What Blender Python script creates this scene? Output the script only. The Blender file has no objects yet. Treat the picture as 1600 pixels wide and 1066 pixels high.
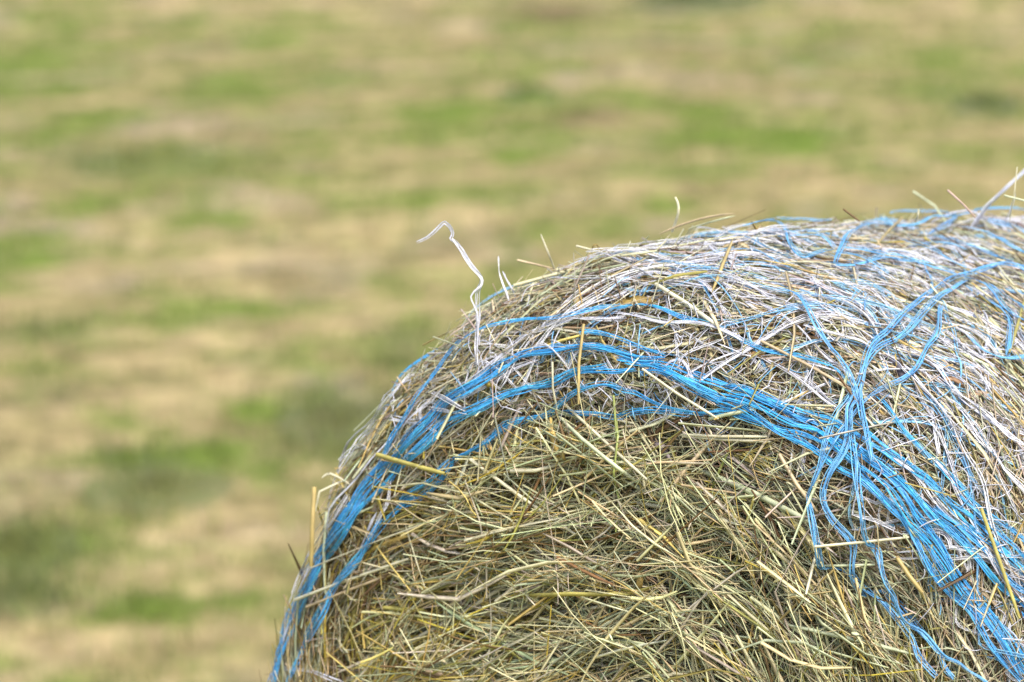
import bpy, math
import numpy as np
from mathutils import Vector, Matrix
from mathutils.bvhtree import BVHTree

rng = np.random.default_rng(11)
sc = bpy.context.scene
col = sc.collection

# ------------------------------------------------------------------ camera
F_PX, PITCH, ROLL = 6591.1, 0.1798, -0.0232          # focal length in pixels of a 1600 px wide frame
CAM = np.array([0.0, 0.0, 2.05])
cp, sp = math.cos(PITCH), math.sin(PITCH)
_r = np.array([1.0, 0, 0]); _u = np.array([0, sp, cp]); FWD = np.array([0, cp, -sp])
cr, sr = math.cos(ROLL), math.sin(ROLL)
RIGHT = cr * _r + sr * _u
UP = -sr * _r + cr * _u
cd = bpy.data.cameras.new('camera')
cd.sensor_width = 36.0
cd.lens = F_PX / 1600 * 36
cd.clip_start, cd.clip_end = 0.1, 2000
cd.dof.use_dof = True
cd.dof.focus_distance = 5.0
cd.dof.aperture_fstop = cd.lens / 1000 / 0.032
cd.dof.aperture_blades = 9
cam = bpy.data.objects.new('camera', cd)
col.objects.link(cam)
cam.matrix_world = Matrix(((RIGHT[0], UP[0], -FWD[0], CAM[0]), (RIGHT[1], UP[1], -FWD[1], CAM[1]),
                           (RIGHT[2], UP[2], -FWD[2], CAM[2]), (0, 0, 0, 1)))
sc.camera = cam

# ------------------------------------------------------------------ light
SUN_EL, SUN_AZ = math.radians(54), math.radians(158)    # azimuth clockwise from +Y: behind the camera to its right
world = bpy.data.worlds.new('World')
sc.world = world
world.use_nodes = True
nt = world.node_tree
sky = nt.nodes.new('ShaderNodeTexSky')
sky.sky_type = 'NISHITA'
sky.sun_disc = False
sky.sun_elevation = SUN_EL
sky.sun_rotation = SUN_AZ
sky.air_density = 1.0
sky.dust_density = 3.0
bg = nt.nodes['Background']
bg.inputs['Strength'].default_value = 0.11
nt.links.new(sky.outputs[0], bg.inputs['Color'])
sd = bpy.data.lights.new('sun', 'SUN')
sd.energy = 2.1
sd.angle = math.radians(13)
sd.color = (1.0, 0.93, 0.82)
sun = bpy.data.objects.new('sun', sd)
col.objects.link(sun)
_d = Vector((math.sin(SUN_AZ) * math.cos(SUN_EL), math.cos(SUN_AZ) * math.cos(SUN_EL), math.sin(SUN_EL)))
sun.rotation_euler = _d.to_track_quat('Z', 'Y').to_euler()
sun.location = (0, 0, 20)
sc.view_settings.view_transform = 'Standard'
sc.view_settings.look = 'None'
sc.view_settings.gamma = 1.0
sc.view_settings.use_curve_mapping = False
sc.cycles.diffuse_bounces = 1
sc.cycles.max_bounces = 6
sc.view_settings.exposure = 0.92

# ------------------------------------------------------------------ helpers
def ray(x, y):
    d = FWD * F_PX + RIGHT * (x - 800) - UP * (y - 533)
    return d / np.linalg.norm(d)

def project(P):
    v = np.asarray(P) - CAM
    f = v @ FWD
    return np.stack([800 + F_PX * (v @ RIGHT) / f, 533 - F_PX * (v @ UP) / f], -1), f

def nrm(v):
    return v / np.maximum(np.linalg.norm(v, axis=-1, keepdims=True), 1e-9)

def mesh_np(name, V, Q, C=None, mat=None, smooth=True):
    """V (n,3), Q (m,4) or (m,3) faces, C (n,3) colours -> mesh datablock"""
    me = bpy.data.meshes.new(name)
    k = Q.shape[1]
    me.vertices.add(len(V)); me.vertices.foreach_set('co', np.ascontiguousarray(V, np.float32).ravel())
    me.loops.add(Q.size); me.loops.foreach_set('vertex_index', np.ascontiguousarray(Q, np.int32).ravel())
    me.polygons.add(len(Q))
    me.polygons.foreach_set('loop_start', np.arange(0, Q.size, k, dtype=np.int32))
    me.polygons.foreach_set('loop_total', np.full(len(Q), k, np.int32))
    me.update(calc_edges=True)
    if smooth:
        me.polygons.foreach_set('use_smooth', np.ones(len(Q), bool))
    if C is not None:
        at = me.attributes.new('tint', 'FLOAT_COLOR', 'POINT')
        at.data.foreach_set('color', np.concatenate([C, np.ones((len(C), 1))], 1).astype(np.float32).ravel())
    if mat: me.materials.append(mat)
    return me

def link(name, me, parent=None, kind=None, label=None):
    o = bpy.data.objects.new(name, me)
    col.objects.link(o)
    if parent is not None: o.parent = parent
    if kind: o['kind'] = kind
    if label: o['label'] = label
    return o

def tubes(P, N, W, T, ring, C, stripe=.12):
    """many tubes at once. P (n,k,3) paths, N (n,k,3) normals, W/T (n,k) half width / half thickness,
    ring = list of (across, out) unit cross-section points, C (n,k,3) colours"""
    n, k, _ = P.shape
    D = np.gradient(P, axis=1); D = nrm(D)
    B = nrm(np.cross(D, N)); N2 = np.cross(B, D)
    ring = np.asarray(ring, float); r = len(ring)
    V = P[:, :, None] + B[:, :, None] * (W[:, :, None, None] * ring[None, None, :, 0, None]) \
        + N2[:, :, None] * (T[:, :, None, None] * ring[None, None, :, 1, None])
    idx = np.arange(n * k * r).reshape(n, k, r)
    a = idx[:, :-1, :]; b = idx[:, 1:, :]
    Q = np.stack([a, np.roll(a, -1, 2), np.roll(b, -1, 2), b], -1).reshape(-1, 4)
    CC = np.clip(C[:, :, None]*(1 + stripe*rng.normal(0, 1, (n, 1, r, 1))), .008, .93).reshape(-1, 3)
    return V.reshape(-1, 3), Q, CC

def join(parts):
    V, Q, C, o = [], [], [], 0
    for v, q, c in parts:
        V.append(v); Q.append(q + o); C.append(c); o += len(v)
    return np.concatenate(V), np.concatenate(Q), np.concatenate(C)

TRI = [(math.cos(a), math.sin(a)) for a in (math.pi / 2, math.pi * 7 / 6, math.pi * 11 / 6)]
PENTA = [(math.cos(a), math.sin(a)) for a in np.linspace(0, 2 * math.pi, 6)[:-1] + .3]
BLADE = [(-1, .35), (0, -.25), (1, .35), (0, .05)]           # shallow folded leaf blade
TAPE = [(-1, 0), (-.55, .75), (0, .25), (.5, .85), (1, .1), (0, -.7)]   # folded, split film tape

# ------------------------------------------------------------------ materials
def new_mat(name):
    m = bpy.data.materials.new(name); m.use_nodes = True
    n = m.node_tree.nodes; return m, n, m.node_tree.links, n['Principled BSDF']

def tint_mat(name, rough, spec, noise_scale, lo, hi, sss=0.0, bump=0.0):
    m, n, l, b = new_mat(name)
    at = n.new('ShaderNodeAttribute'); at.attribute_name = 'tint'
    tc = n.new('ShaderNodeTexCoord')
    nz = n.new('ShaderNodeTexNoise'); nz.inputs['Scale'].default_value = noise_scale
    nz.inputs['Detail'].default_value = 4
    l.new(tc.outputs['Object'], nz.inputs['Vector'])
    mr = n.new('ShaderNodeMapRange')
    mr.inputs['From Min'].default_value = .3; mr.inputs['From Max'].default_value = .7
    mr.inputs['To Min'].default_value = lo; mr.inputs['To Max'].default_value = hi
    l.new(nz.outputs[0], mr.inputs[0])
    mx = n.new('ShaderNodeVectorMath'); mx.operation = 'SCALE'
    l.new(at.outputs['Color'], mx.inputs[0]); l.new(mr.outputs[0], mx.inputs['Scale'])
    l.new(mx.outputs[0], b.inputs['Base Color'])
    b.inputs['Roughness'].default_value = rough
    b.inputs['Specular IOR Level'].default_value = spec
    if bump:
        bp = n.new('ShaderNodeBump'); bp.inputs['Strength'].default_value = bump; bp.inputs['Distance'].default_value = .001
        l.new(nz.outputs[0], bp.inputs['Height']); l.new(bp.outputs[0], b.inputs['Normal'])
    return m

M_STRAW = tint_mat('dry_hay', .42, .5, 55, .72, 1.2)
M_TWINE = tint_mat('film_twine', .40, .45, 230, .8, 1.18, bump=.5)
M_CORE = tint_mat('packed_hay', .9, .1, 90, .5, 1.2)
M_GRASS = tint_mat('grass_blade', .6, .3, 3, .8, 1.2)

# ------------------------------------------------------------------ the bale surface
PSI, L, SH, R = 0.5722, 1.0999, 0.1604, 0.6
H_ = [-0.0245, 0.0055, 0.0018, -0.0061, -0.0301, -0.0073, 0.0226, -0.017, 0.0387, 0.02, -0.0308, -0.0431, -0.0142, -0.1083]
A_ = np.array([math.sin(PSI), math.cos(PSI), 0]); U_ = np.array([math.cos(PSI), -math.sin(PSI), 0]); W_ = np.array([0, 0, 1.0])
CEN = np.array([0.1518, 5.0, -1.4556]) + CAM
RF = R - SH; QS = SH * math.pi / 2; LB = L - 2 * SH
M1, M2, M3, M4, M5 = RF, RF + QS, RF + QS + LB, RF + 2 * QS + LB, 2 * RF + 2 * QS + LB

def rad(th, t):
    a2c, a2s, a3c, a3s, tp, b2c, b2s, b3c, b3s, a4c, a4s, b4c, b4s, q0 = H_
    c2, s2, c3, s3, c4, s4 = np.cos(2*th), np.sin(2*th), np.cos(3*th), np.sin(3*th), np.cos(4*th), np.sin(4*th)
    fade = .5 + .5 * np.cos(np.clip(np.abs(th) - 1.9, 0, 1.0) * math.pi)      # plain round below
    k = (a4c*c4 + a4s*s4 + t*(b3c*c3 + b3s*s3 + b4c*c4 + b4s*s4) + a2c*c2 + a2s*s2 + a3c*c3 + a3s*s3 + t*(b2c*c2 + b2s*s2))
    return R * (1 + k * fade + tp * t + q0 * t * (t - 1.1))

def lump(th, m):
    face = np.clip((M1 + .05 - m) / .1, 0, 1)
    l = .006*np.sin(5*th + 9*m) + .005*np.sin(11*th - 13*m + 1) + .004*np.sin(23*th + 7*m + 2) + .0035*np.sin(31*th - 41*m) + .003*np.sin(17*m*3 + 3*th)
    f = .022*np.sin(m*2*math.pi/.075 + 1.5*np.sin(3*th) + th) + .008*np.sin(9*th + 20*m)
    return l*(1 - .3*face) + f*face - .015*np.clip((m - M2 - .05)/.4, 0, 1) - .012*np.exp(-((m - M1 - .01)/.05)**2)

def S(th, m):
    """point and outward normal of the bale; th angle from the top, m metres along the meridian from the front face centre"""
    th = np.asarray(th, float); m = np.asarray(m, float)
    er = np.sin(th)[..., None]*U_ + np.cos(th)[..., None]*W_
    al = np.clip((m - M1)/SH, 0, math.pi/2)
    be = np.clip((m - M3)/SH, 0, math.pi/2)
    t = SH*(1 - np.cos(al)) + np.clip(m - M2, 0, LB) + SH*np.sin(be)
    r = rad(th, t) - SH*(1 - np.sin(al)) - SH*(1 - np.cos(be))
    r = r * np.clip(m/M1, 0, 1) * np.clip((M5 - m)/RF, 0, 1)
    P = CEN + t[..., None]*A_ + r[..., None]*er
    front = (m < M2)[..., None]
    N = np.where(front, -np.cos(al)[..., None]*A_ + np.sin(al)[..., None]*er, np.sin(be)[..., None]*A_ + np.cos(be)[..., None]*er)
    return P, N

def SL(th, m, h=0.0):
    P, N = S(th, m)
    return P + N*(lump(th, m) + h)[..., None], N

def grid_mesh(h, nth=320, nm=260):
    th = np.linspace(-math.pi, math.pi, nth, endpoint=False); m = np.linspace(.004, M5 - .004, nm)
    TH, MM = np.meshgrid(th, m, indexing='ij')
    P, N = SL(TH, MM, np.full(TH.shape, h))
    i = np.arange(nth*nm).reshape(nth, nm)
    j = np.roll(i, -1, 0)
    Q = np.stack([i[:, :-1], j[:, :-1], j[:, 1:], i[:, 1:]], -1).reshape(-1, 4)
    return P.reshape(-1, 3), Q[:, ::-1]

gv, gq = grid_mesh(0.004)
BV = BVHTree.FromPolygons([Vector(v) for v in gv], [tuple(q) for q in gq.tolist()])

def hit(x, y):
    d = ray(x, y)
    p, n, i, dist = BV.ray_cast(Vector(CAM), Vector(d))
    if p is None: return None
    n = np.array(n)
    if n @ d > 0: n = -n
    return np.array(p), n, dist

def to_thm(P):
    v = P - CEN
    t = v @ A_; x = v @ U_; z = v @ W_
    th = math.atan2(x, z); r = math.hypot(x, z)
    if t > SH: return th, M2 + min(t - SH, LB)
    rr = float(rad(np.array(th), np.array(max(t, 0.)))) - SH
    if r < rr: return th, r*M1/rr
    return th, M1 + SH*math.atan2(r - rr, SH - t)

def trace(pts, step=9.0, snap=False):
    """pixel polyline -> points on the bale with normals; points off the bale keep the depth of the last hit"""
    pts = np.array(pts, float)
    seg = np.r_[0, np.cumsum(np.linalg.norm(np.diff(pts, axis=0), axis=1))]
    n = max(3, int(seg[-1]/step) + 1)
    # Catmull-like smoothing by interpolating and then averaging
    s = np.linspace(0, seg[-1], n)
    px = np.stack([np.interp(s, seg, pts[:, 0]), np.interp(s, seg, pts[:, 1])], -1)
    for _ in range(2):
        q = px.copy(); q[1:-1] = .25*px[:-2] + .5*px[1:-1] + .25*px[2:]; px = q
    H = []
    for p in px:
        h = hit(*p)
        if snap:                                   # what lies on the bale stays on it: take the nearest point below
            for k in range(1, 16):
                if h: break
                h = hit(p[0] + (1.5*k if p[0] < 900 else 0), p[1] + 4*k)
        H.append(h)
    depths = [h[2] if h else None for h in H]
    known = [i for i, d in enumerate(depths) if d is not None]
    P, N = [], []
    for i, p in enumerate(px):
        if H[i]: P.append(H[i][0]); N.append(H[i][1])
        else:
            if known:
                j = min(known, key=lambda q: abs(q - i)); d = depths[j]
                # nearest silhouette normal
                nn = H[j][1]
            else: d, nn = 5.4, -FWD
            P.append(CAM + ray(*p)*d); N.append(nn)
    P, N = np.array(P), nrm(np.array(N))
    for _ in range(3):
        q = P.copy(); q[1:-1] = .25*P[:-2] + .5*P[1:-1] + .25*P[2:]; P = q
        q = N.copy(); q[1:-1] = .25*N[:-2] + .5*N[1:-1] + .25*N[2:]; N = nrm(q)
    return P, N

def wob(n, amp, freq):
    """smooth 1-d noise"""
    k = max(2, int(n*freq) + 2)
    return np.interp(np.linspace(0, 1, n), np.linspace(0, 1, k), rng.normal(0, amp, k))

# ------------------------------------------------------------------ ground
def gz(x, y):
    u = np.clip((y - 6.6)/7.9, 0, 1)
    return -2.2*(u*u*(3 - 2*u)) + .05*np.sin(x*.35 + 1)*np.sin(y*.23)*np.clip((y - 12)/6, 0, 1)

def ground_at(x, y):
    d = ray(x, y); s = 5.0
    for _ in range(60):
        p = CAM + d*s
        s += (p[2] - float(gz(p[0], p[1])))/max(-d[2], .02)*.8
    return CAM + d*s

# patches of cover on the field: photo position, half size, kind (green growth, dark green, pale cut straw, brown)
PATCH = [
 (90,125,170,55,'g'),(360,140,140,38,'g'),(720,180,170,40,'g'),(600,225,110,28,'g'),(840,205,70,25,'g'),(1270,85,95,24,'g'),(1090,170,110,26,'g'),
 (1480,120,110,45,'g'),(1040,275,170,24,'g'),(150,310,70,28,'g'),(900,365,110,24,'g'),(370,480,120,20,'g'),(60,520,80,26,'d'),(230,250,120,22,'d'),
 (40,395,60,22,'g'),(960,45,120,18,'g'),(1170,225,200,20,'g'),(1330,255,60,20,'g'),(430,60,90,22,'g'),(650,440,90,26,'g'),(120,200,80,20,'g'),
 (830,152,38,13,'d'),(1540,165,50,18,'d'),(1090,2,110,9,'d'),(30,835,70,45,'d'),(70,910,110,45,'d'),(240,760,110,45,'d'),(530,650,110,55,'d'),
 (420,660,70,60,'g'),(640,560,60,40,'d'),(300,720,120,40,'g'),(150,850,80,60,'g'),(180,960,90,20,'g'),(480,470,60,20,'g'),(915,188,48,12,'b'),
 (860,20,80,16,'b'),(500,130,60,20,'g'),
 (520,30,200,22,'t'),(300,345,220,28,'t'),(440,392,160,18,'t'),(570,290,140,20,'t'),(300,565,260,55,'t'),(60,630,160,50,'t'),(340,900,150,80,'t'),
 (110,710,130,30,'t'),(1400,235,210,20,'t'),(760,330,140,20,'t'),(1230,312,240,18,'t'),(60,1030,260,40,'t'),(1400,20,220,20,'t'),(600,510,120,40,'t'),
 (80,420,120,15,'t'),(1550,60,80,20,'t'),(720,420,60,40,'t'),(700,100,90,12,'t'),(200,30,120,14,'t'),(1000,120,80,12,'t'),(330,830,110,25,'t'),
]
PK = []
for x, y, rx, ry, k in PATCH:
    c = ground_at(x, y); e = ground_at(x + rx, y); f = ground_at(x, y - ry)
    PK.append((c[0], c[1], abs(e[0] - c[0]), abs(f[1] - c[1]), k))

def vnoise(x, y, s, seed):
    r = np.random.default_rng(seed); T = r.random((64, 64))
    u, v = x/s, y/s
    i, j = np.floor(u).astype(int), np.floor(v).astype(int)
    fu, fv = u - i, v - j
    fu = fu*fu*(3 - 2*fu); fv = fv*fv*(3 - 2*fv)
    g = lambda a, b: T[a % 64, b % 64]
    return (g(i, j)*(1 - fu) + g(i + 1, j)*fu)*(1 - fv) + (g(i, j + 1)*(1 - fu) + g(i + 1, j + 1)*fu)*fv

def cover(x, y):
    """amounts of green growth, dark growth, cut straw, bare brown at ground points"""
    wx = x + .25*(vnoise(x, y, .5, 1) - .5); wy = y + .9*(vnoise(x, y, .7, 2) - .5)
    out = {k: np.zeros_like(x) for k in 'gdtb'}
    for cx, cy, rx, ry, k in PK:
        d = ((wx - cx)/rx)**2 + ((wy - cy)/ry)**2
        out[k] = np.maximum(out[k], np.exp(-d*.9))
    n = vnoise(x, y*1.25, 1.1, 3)*.25 + vnoise(x*.8, y*1.3, .42, 4)*.4 + vnoise(x, y, .2, 9)*.35
    n2 = vnoise(x, y*1.25, .9, 5)*.25 + vnoise(x*.8, y*1.3, .38, 6)*.4 + vnoise(x, y, .18, 10)*.35
    far = np.clip((y - 18)/10, 0, 1)
    g = np.clip(out['g']*.6 + (n - .5)*3.3 + .0 + .14*far, 0, 1)
    t = np.clip(out['t']*.7 + (n2 - .5)*3.1 + .05, 0, 1)
    d = np.clip(out['d']*(.25 + 1.0*n2), 0, 1)
    b = np.clip(out['b'] + np.clip(vnoise(x, y, .45, 12) - .72, 0, 1)*2.0, 0, 1)
    return g, d, t, b

C_BASE = np.array([.285, .24, .108]); C_G = np.array([.145, .205, .034]); C_D = np.array([.12, .145, .045])
C_T = np.array([.47, .37, .195]); C_B = np.array([.16, .115, .062])
def cover_rgb(x, y):
    g, d, t, b = cover(x, y)
    c = np.broadcast_to(C_BASE, x.shape + (3,)).copy()
    pk = np.clip((vnoise(x, y*.8, .5, 21) - .55)*2.6, 0, .8); ol = np.clip((vnoise(x, y*.8, .36, 22) - .62)*2.8, 0, .8)
    for w, k in ((pk, np.array([.36, .285, .21])), (t, C_T), (ol, np.array([.17, .165, .06])), (g, C_G), (b, C_B), (d, C_D)):
        c += (k - c)*w[..., None]
    out = np.clip(np.maximum((y - 44)/8, np.maximum((13.2 - y)/1.5, (np.abs(x) - 9)/2)), 0, 1)[..., None]   # coarser mesh out there
    mean = np.array([.27, .255, .12])*(.8 + .4*vnoise(x, y, 23., 41))[..., None]
    return c*(1 - out) + mean*out

xs = np.unique(np.r_[np.linspace(-400, -10.1, 24), np.arange(-10, 10.01, .075), np.linspace(10.1, 400, 24)])
ys = np.unique(np.r_[np.linspace(-300, -6, 16), np.arange(-6, 13, .5), np.arange(13, 48, .11), np.linspace(48, 900, 40)])
X, Y = np.meshgrid(xs, ys, indexing='ij')
Z = gz(X, Y) + .02*(vnoise(X, Y, .4, 8) - .5)
i = np.arange(X.size).reshape(X.shape)
Q = np.stack([i[:-1, :-1], i[1:, :-1], i[1:, 1:], i[:-1, 1:]], -1).reshape(-1, 4)
M_FIELD = tint_mat('mown_field', .95, .1, 6, .55, 1.45, bump=0)
link('ground', mesh_np('ground', np.stack([X, Y, Z], -1).reshape(-1, 3), Q, cover_rgb(X, Y).reshape(-1, 3), M_FIELD), kind='structure')

def blades(x, y, length, width, lean, colr, k=3, lift=0.0):
    n = len(x)
    az = rng.uniform(0, 2*math.pi, n)
    dirv = np.stack([np.cos(az), np.sin(az), np.zeros(n)], -1)
    u = np.linspace(0, 1, k)[None, :, None]
    base = np.stack([x, y, gz(x, y) + lift], -1)
    le = lean[:, None, None]
    up = np.array([0, 0, 1.0])
    P = base[:, None] + length[:, None, None]*(up*(u*np.cos(le*(.4 + .6*u))) + dirv[:, None]*(u*np.sin(le*(.4 + .6*u))))
    side = np.cross(dirv, up)[:, None]
    w = width[:, None, None]*(1 - .85*u)
    V = np.stack([P - side*w, P + side*w], 2)
    idx = np.arange(n*k*2).reshape(n, k, 2)
    Q = np.stack([idx[:, :-1, 0], idx[:, :-1, 1], idx[:, 1:, 1], idx[:, 1:, 0]], -1).reshape(-1, 4)
    return V.reshape(-1, 3), Q, np.repeat(colr, k*2, 0)

# stubble and regrowth over the part of the field the picture shows
n = 70000
yy = 13.5*(46/13.5)**rng.random(n); xx = rng.uniform(-1, 1, n)*(.145*yy + .6)
g, d, t, b = cover(xx, yy)
green = rng.random(n) < np.clip(.12 + .8*g + d, 0, 1)
cg = np.array([.15, .205, .035])*rng.uniform(.75, 1.35, (n, 1)); cdk = np.array([.085, .11, .032])*rng.uniform(.7, 1.3, (n, 1))
ct = np.array([.45, .35, .17])*rng.uniform(.7, 1.3, (n, 1))
cc = np.where(green[:, None], np.where((rng.random(n) < d)[:, None], cdk, cg), ct)
ln = np.where(green, rng.uniform(.04, .11, n)*(1 + .7*d), rng.uniform(.03, .09, n))
v, q, c = blades(xx, yy, ln, np.where(green, .004, .0025)*rng.uniform(.7, 1.4, n)*(1 + yy/60), np.where(green, rng.uniform(.2, 1.1, n), rng.uniform(.5, 1.5, n)), cc)
link('stubble_grass', mesh_np('stubble_grass', v, q, c, M_GRASS), kind='stuff')
# short turf on the bank round the bale
n = 26000
xx = rng.uniform(-3.2, 3.6, n); yy = rng.uniform(2.5, 13.5, n)
cc = np.where((rng.random(n) < .5)[:, None], np.array([.15, .18, .05]), np.array([.42, .335, .165]))*rng.uniform(.7, 1.3, (n, 1))
v, q, c = blades(xx, yy, rng.uniform(.03, .1, n), rng.uniform(.002, .004, n), rng.uniform(.2, 1.3, n), cc)
link('bank_grass', mesh_np('bank_grass', v, q, c, M_GRASS), kind='stuff')

def clump(px, py, rx, ry, label, hgt, tone, n=420):
    c = ground_at(px, py); ex = abs(ground_at(px + rx, py)[0] - c[0]); ey = min(abs(ground_at(px, py - ry)[1] - c[1]), 1.6*ex)
    a = rng.uniform(0, 2*math.pi, n); r = np.sqrt(rng.random(n))*(.85 + .3*np.sin(3*a + px) + .18*np.sin(7*a + py))*rng.uniform(.8, 1.25, n)
    x, y = c[0] + ex*r*np.cos(a), c[1] + ey*r*np.sin(a)
    cc = np.array(tone)*rng.uniform(.6, 1.35, (n, 1))
    v, q, cl = blades(x, y, hgt*rng.uniform(.5, 1.1, n)*np.clip(1.1 - .6*r, .25, 1.1), rng.uniform(.003, .007, n)*(1 + c[1]/50), rng.uniform(.1, 1.2, n), cc, k=4)
    base = np.array([c[0], c[1], float(gz(c[0], c[1]))])
    A, Rr = np.meshgrid(np.linspace(0, 2*math.pi, 25)[:-1], np.linspace(0.01, 1.25, 7), indexing='ij')
    mx, my = c[0] + ex*Rr*np.cos(A), c[1] + ey*Rr*np.sin(A)
    mz = gz(mx, my) + hgt*.16*np.clip(1 - (Rr/1.15)**2, -.2, 1) + .006
    ii = np.arange(mx.size).reshape(mx.shape); jj = np.roll(ii, -1, 0)
    mq = np.stack([ii[:, :-1], ii[:, 1:], jj[:, 1:], jj[:, :-1]], -1).reshape(-1, 4)
    v, q, cl = join([(v, q, cl), (np.stack([mx, my, mz], -1).reshape(-1, 3), mq, np.broadcast_to(np.array(tone), (mx.size, 3)))])
    o = link('grass_clump', mesh_np('grass_clump', v - base, q, cl, M_GRASS), label=label)
    o.location = base
    o['category'] = 'grass clump'; o['group'] = 'dark grass clumps left standing in the mown field'
clump(35, 860, 75, 60, 'blurred dark green grass clump cut by the left edge of the photo', .11, (.145, .165, .042))
clump(245, 765, 95, 45, 'blurred wide dull green grass clump low in the field, left of the bale', .09, (.17, .18, .06))
clump(530, 660, 80, 45, 'blurred grey-green grass clump just behind the steep left side of the bale', .10, (.17, .175, .065))
clump(828, 153, 36, 14, 'small bright green grass clump beside a brown bare spot near the top', .16, (.16, .215, .06), 260)
clump(1540, 166, 46, 17, 'small dark olive grass clump near the right edge, above the bale', .15, (.14, .165, .06), 260)
clump(1090, 4, 90, 10, 'dark green grass clump farthest off, cut by the top edge', .2, (.12, .14, .05), 300)
clump(240, 252, 90, 18, 'long low dark green grass clump in the upper left of the field', .12, (.185, .205, .05), 300)

# ------------------------------------------------------------------ the bale
bale = bpy.data.objects.new('hay_bale', None)
col.objects.link(bale)
BASE = np.array([CEN[0] + A_[0]*L/2, CEN[1] + A_[1]*L/2, 0.0])
bale.location = BASE
bale['label'] = 'round hay bale bound in torn blue and white net wrap'
bale['category'] = 'hay bale'

def bpart(name, V, Q, C, mat, kind=None, label=None):
    return link(name, mesh_np(name, V - BASE, Q, C, mat), bale, kind, label)

cv, cq = grid_mesh(-.06, 220, 180)
bpart('hay_core', cv, cq, np.broadcast_to(np.array([.16, .115, .045]), cv.shape), M_CORE)

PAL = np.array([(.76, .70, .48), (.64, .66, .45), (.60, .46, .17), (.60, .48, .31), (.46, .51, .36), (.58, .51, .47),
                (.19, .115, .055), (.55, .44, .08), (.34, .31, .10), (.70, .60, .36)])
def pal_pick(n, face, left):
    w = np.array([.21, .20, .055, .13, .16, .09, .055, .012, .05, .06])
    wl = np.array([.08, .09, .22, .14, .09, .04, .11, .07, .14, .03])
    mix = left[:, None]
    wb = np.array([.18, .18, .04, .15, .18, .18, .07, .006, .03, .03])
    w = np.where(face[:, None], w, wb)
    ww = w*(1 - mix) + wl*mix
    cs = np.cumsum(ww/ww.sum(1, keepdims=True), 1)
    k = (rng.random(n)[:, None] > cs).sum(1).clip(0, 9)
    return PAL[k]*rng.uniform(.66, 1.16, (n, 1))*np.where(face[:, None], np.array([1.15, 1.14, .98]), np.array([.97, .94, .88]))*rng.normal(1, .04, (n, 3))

def visible_mask(th, m, margin):
    P, N = S(th, m)
    px, f = project(P)
    face = ((CAM - P)*N).sum(-1) > -.25
    return (px[..., 0] > -margin) & (px[..., 0] < 1600 + margin) & (px[..., 1] > -margin) & (px[..., 1] < 1066 + margin) & face

def sample_surface(n, margin=160, inside=True):
    TH, MM = [], []
    cnt = 0
    while cnt < n:
        th = rng.uniform(-math.pi, math.pi, 60000); m = rng.uniform(.0, M5, 60000)
        rr = np.clip(np.minimum(m/M1, (M5 - m)/RF), 0, 1)
        ok = rng.random(60000) < rr
        vm = visible_mask(th, m, margin)
        ok &= vm if inside else ~vm
        TH.append(th[ok]); MM.append(m[ok]); cnt += ok.sum()
    return np.concatenate(TH)[:n], np.concatenate(MM)[:n]

def straw_fields(th, m, n, spread):
    """centre, frame and direction of straws lying on the bale"""
    face = m < M1
    # on the flat end the layers lie round the roll, on the side they run round too, with strays
    ang = np.where(rng.random(n) < .84, rng.normal(0, spread, n), rng.uniform(-1.57, 1.57, n))
    ang = ang + .14*np.sin(6.2*th + 9*m) + .17*np.sin(25*th + 34*m) + .15*np.sin(47*m - 19*th + 2)
    return ang - np.where(face, .62*np.clip((-th - .1)/1.0, 0, 1.2), 0)

def make_straws(th, m, h, length, hw, ang, colr, k, kind, tilt=None, bend=1.0):
    n = len(th)
    P, N = SL(th, m, h)
    T0 = np.cos(th)[:, None]*U_ - np.sin(th)[:, None]*W_
    T0 = nrm(T0 - (T0*N).sum(-1, keepdims=True)*N)
    B0 = np.cross(N, T0)
    T = np.cos(ang)[:, None]*T0 + np.sin(ang)[:, None]*B0
    B = np.cross(N, T)
    if tilt is None: tilt = rng.normal(0, .07, n)
    T = nrm(T + N*tilt[:, None])
    u = np.linspace(-.5, .5, k)[None, :, None]
    curv = length*length/(2*.62)*.75*np.abs(np.cos(ang))*(m > M1)*bend
    curv = curv[:, None, None] + rng.normal(0, .04, (n, 1, 1))*length[:, None, None]
    side = rng.normal(0, .17 if kind == 'culm' else .34, (n, 1, 1))*length[:, None, None]
    kink = rng.normal(0, .14, (n, 1, 1))*length[:, None, None]*(rng.random((n, 1, 1)) < .4)
    path = P[:, None] + T[:, None]*(length[:, None, None]*u) - N[:, None]*(curv*u*u) + B[:, None]*(side*(u*u - .08) + kink*np.abs(u))
    Nr = nrm(N[:, None] + B[:, None]*rng.normal(0, .5, (n, 1, 1)) + np.zeros((n, k, 3)))
    taper = np.ones(k); taper[-1] = .55
    W = hw[:, None]*taper
    if kind == 'culm': ring, Tk = TRI, W
    elif kind == 'penta': ring, Tk = PENTA, W
    else:
        W = hw[:, None]*(1 - .8*np.abs(np.linspace(-.9, 1, k))**2.2)[None]
        ring, Tk = BLADE, W*.5
        Nr = nrm(Nr + B[:, None]*(np.linspace(-1, 1, k)[None, :, None]*rng.normal(0, .8, (n, 1, 1))))
    grad = 1 + rng.normal(0, .12, (n, 1))*np.linspace(-1, 1, k)[None]
    C = np.clip(colr[:, None]*grad[:, :, None], .01, .9)
    return tubes(path, Nr, W, Tk, ring, C)

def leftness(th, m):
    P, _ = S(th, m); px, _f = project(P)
    return np.clip((900 - px[:, 0])/350, 0, 1)*np.clip((px[:, 1] - 560)/150, 0, 1)*1.1 + .05*np.sin(px[:, 0]/40)*np.sin(px[:, 1]/30) + .05

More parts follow.
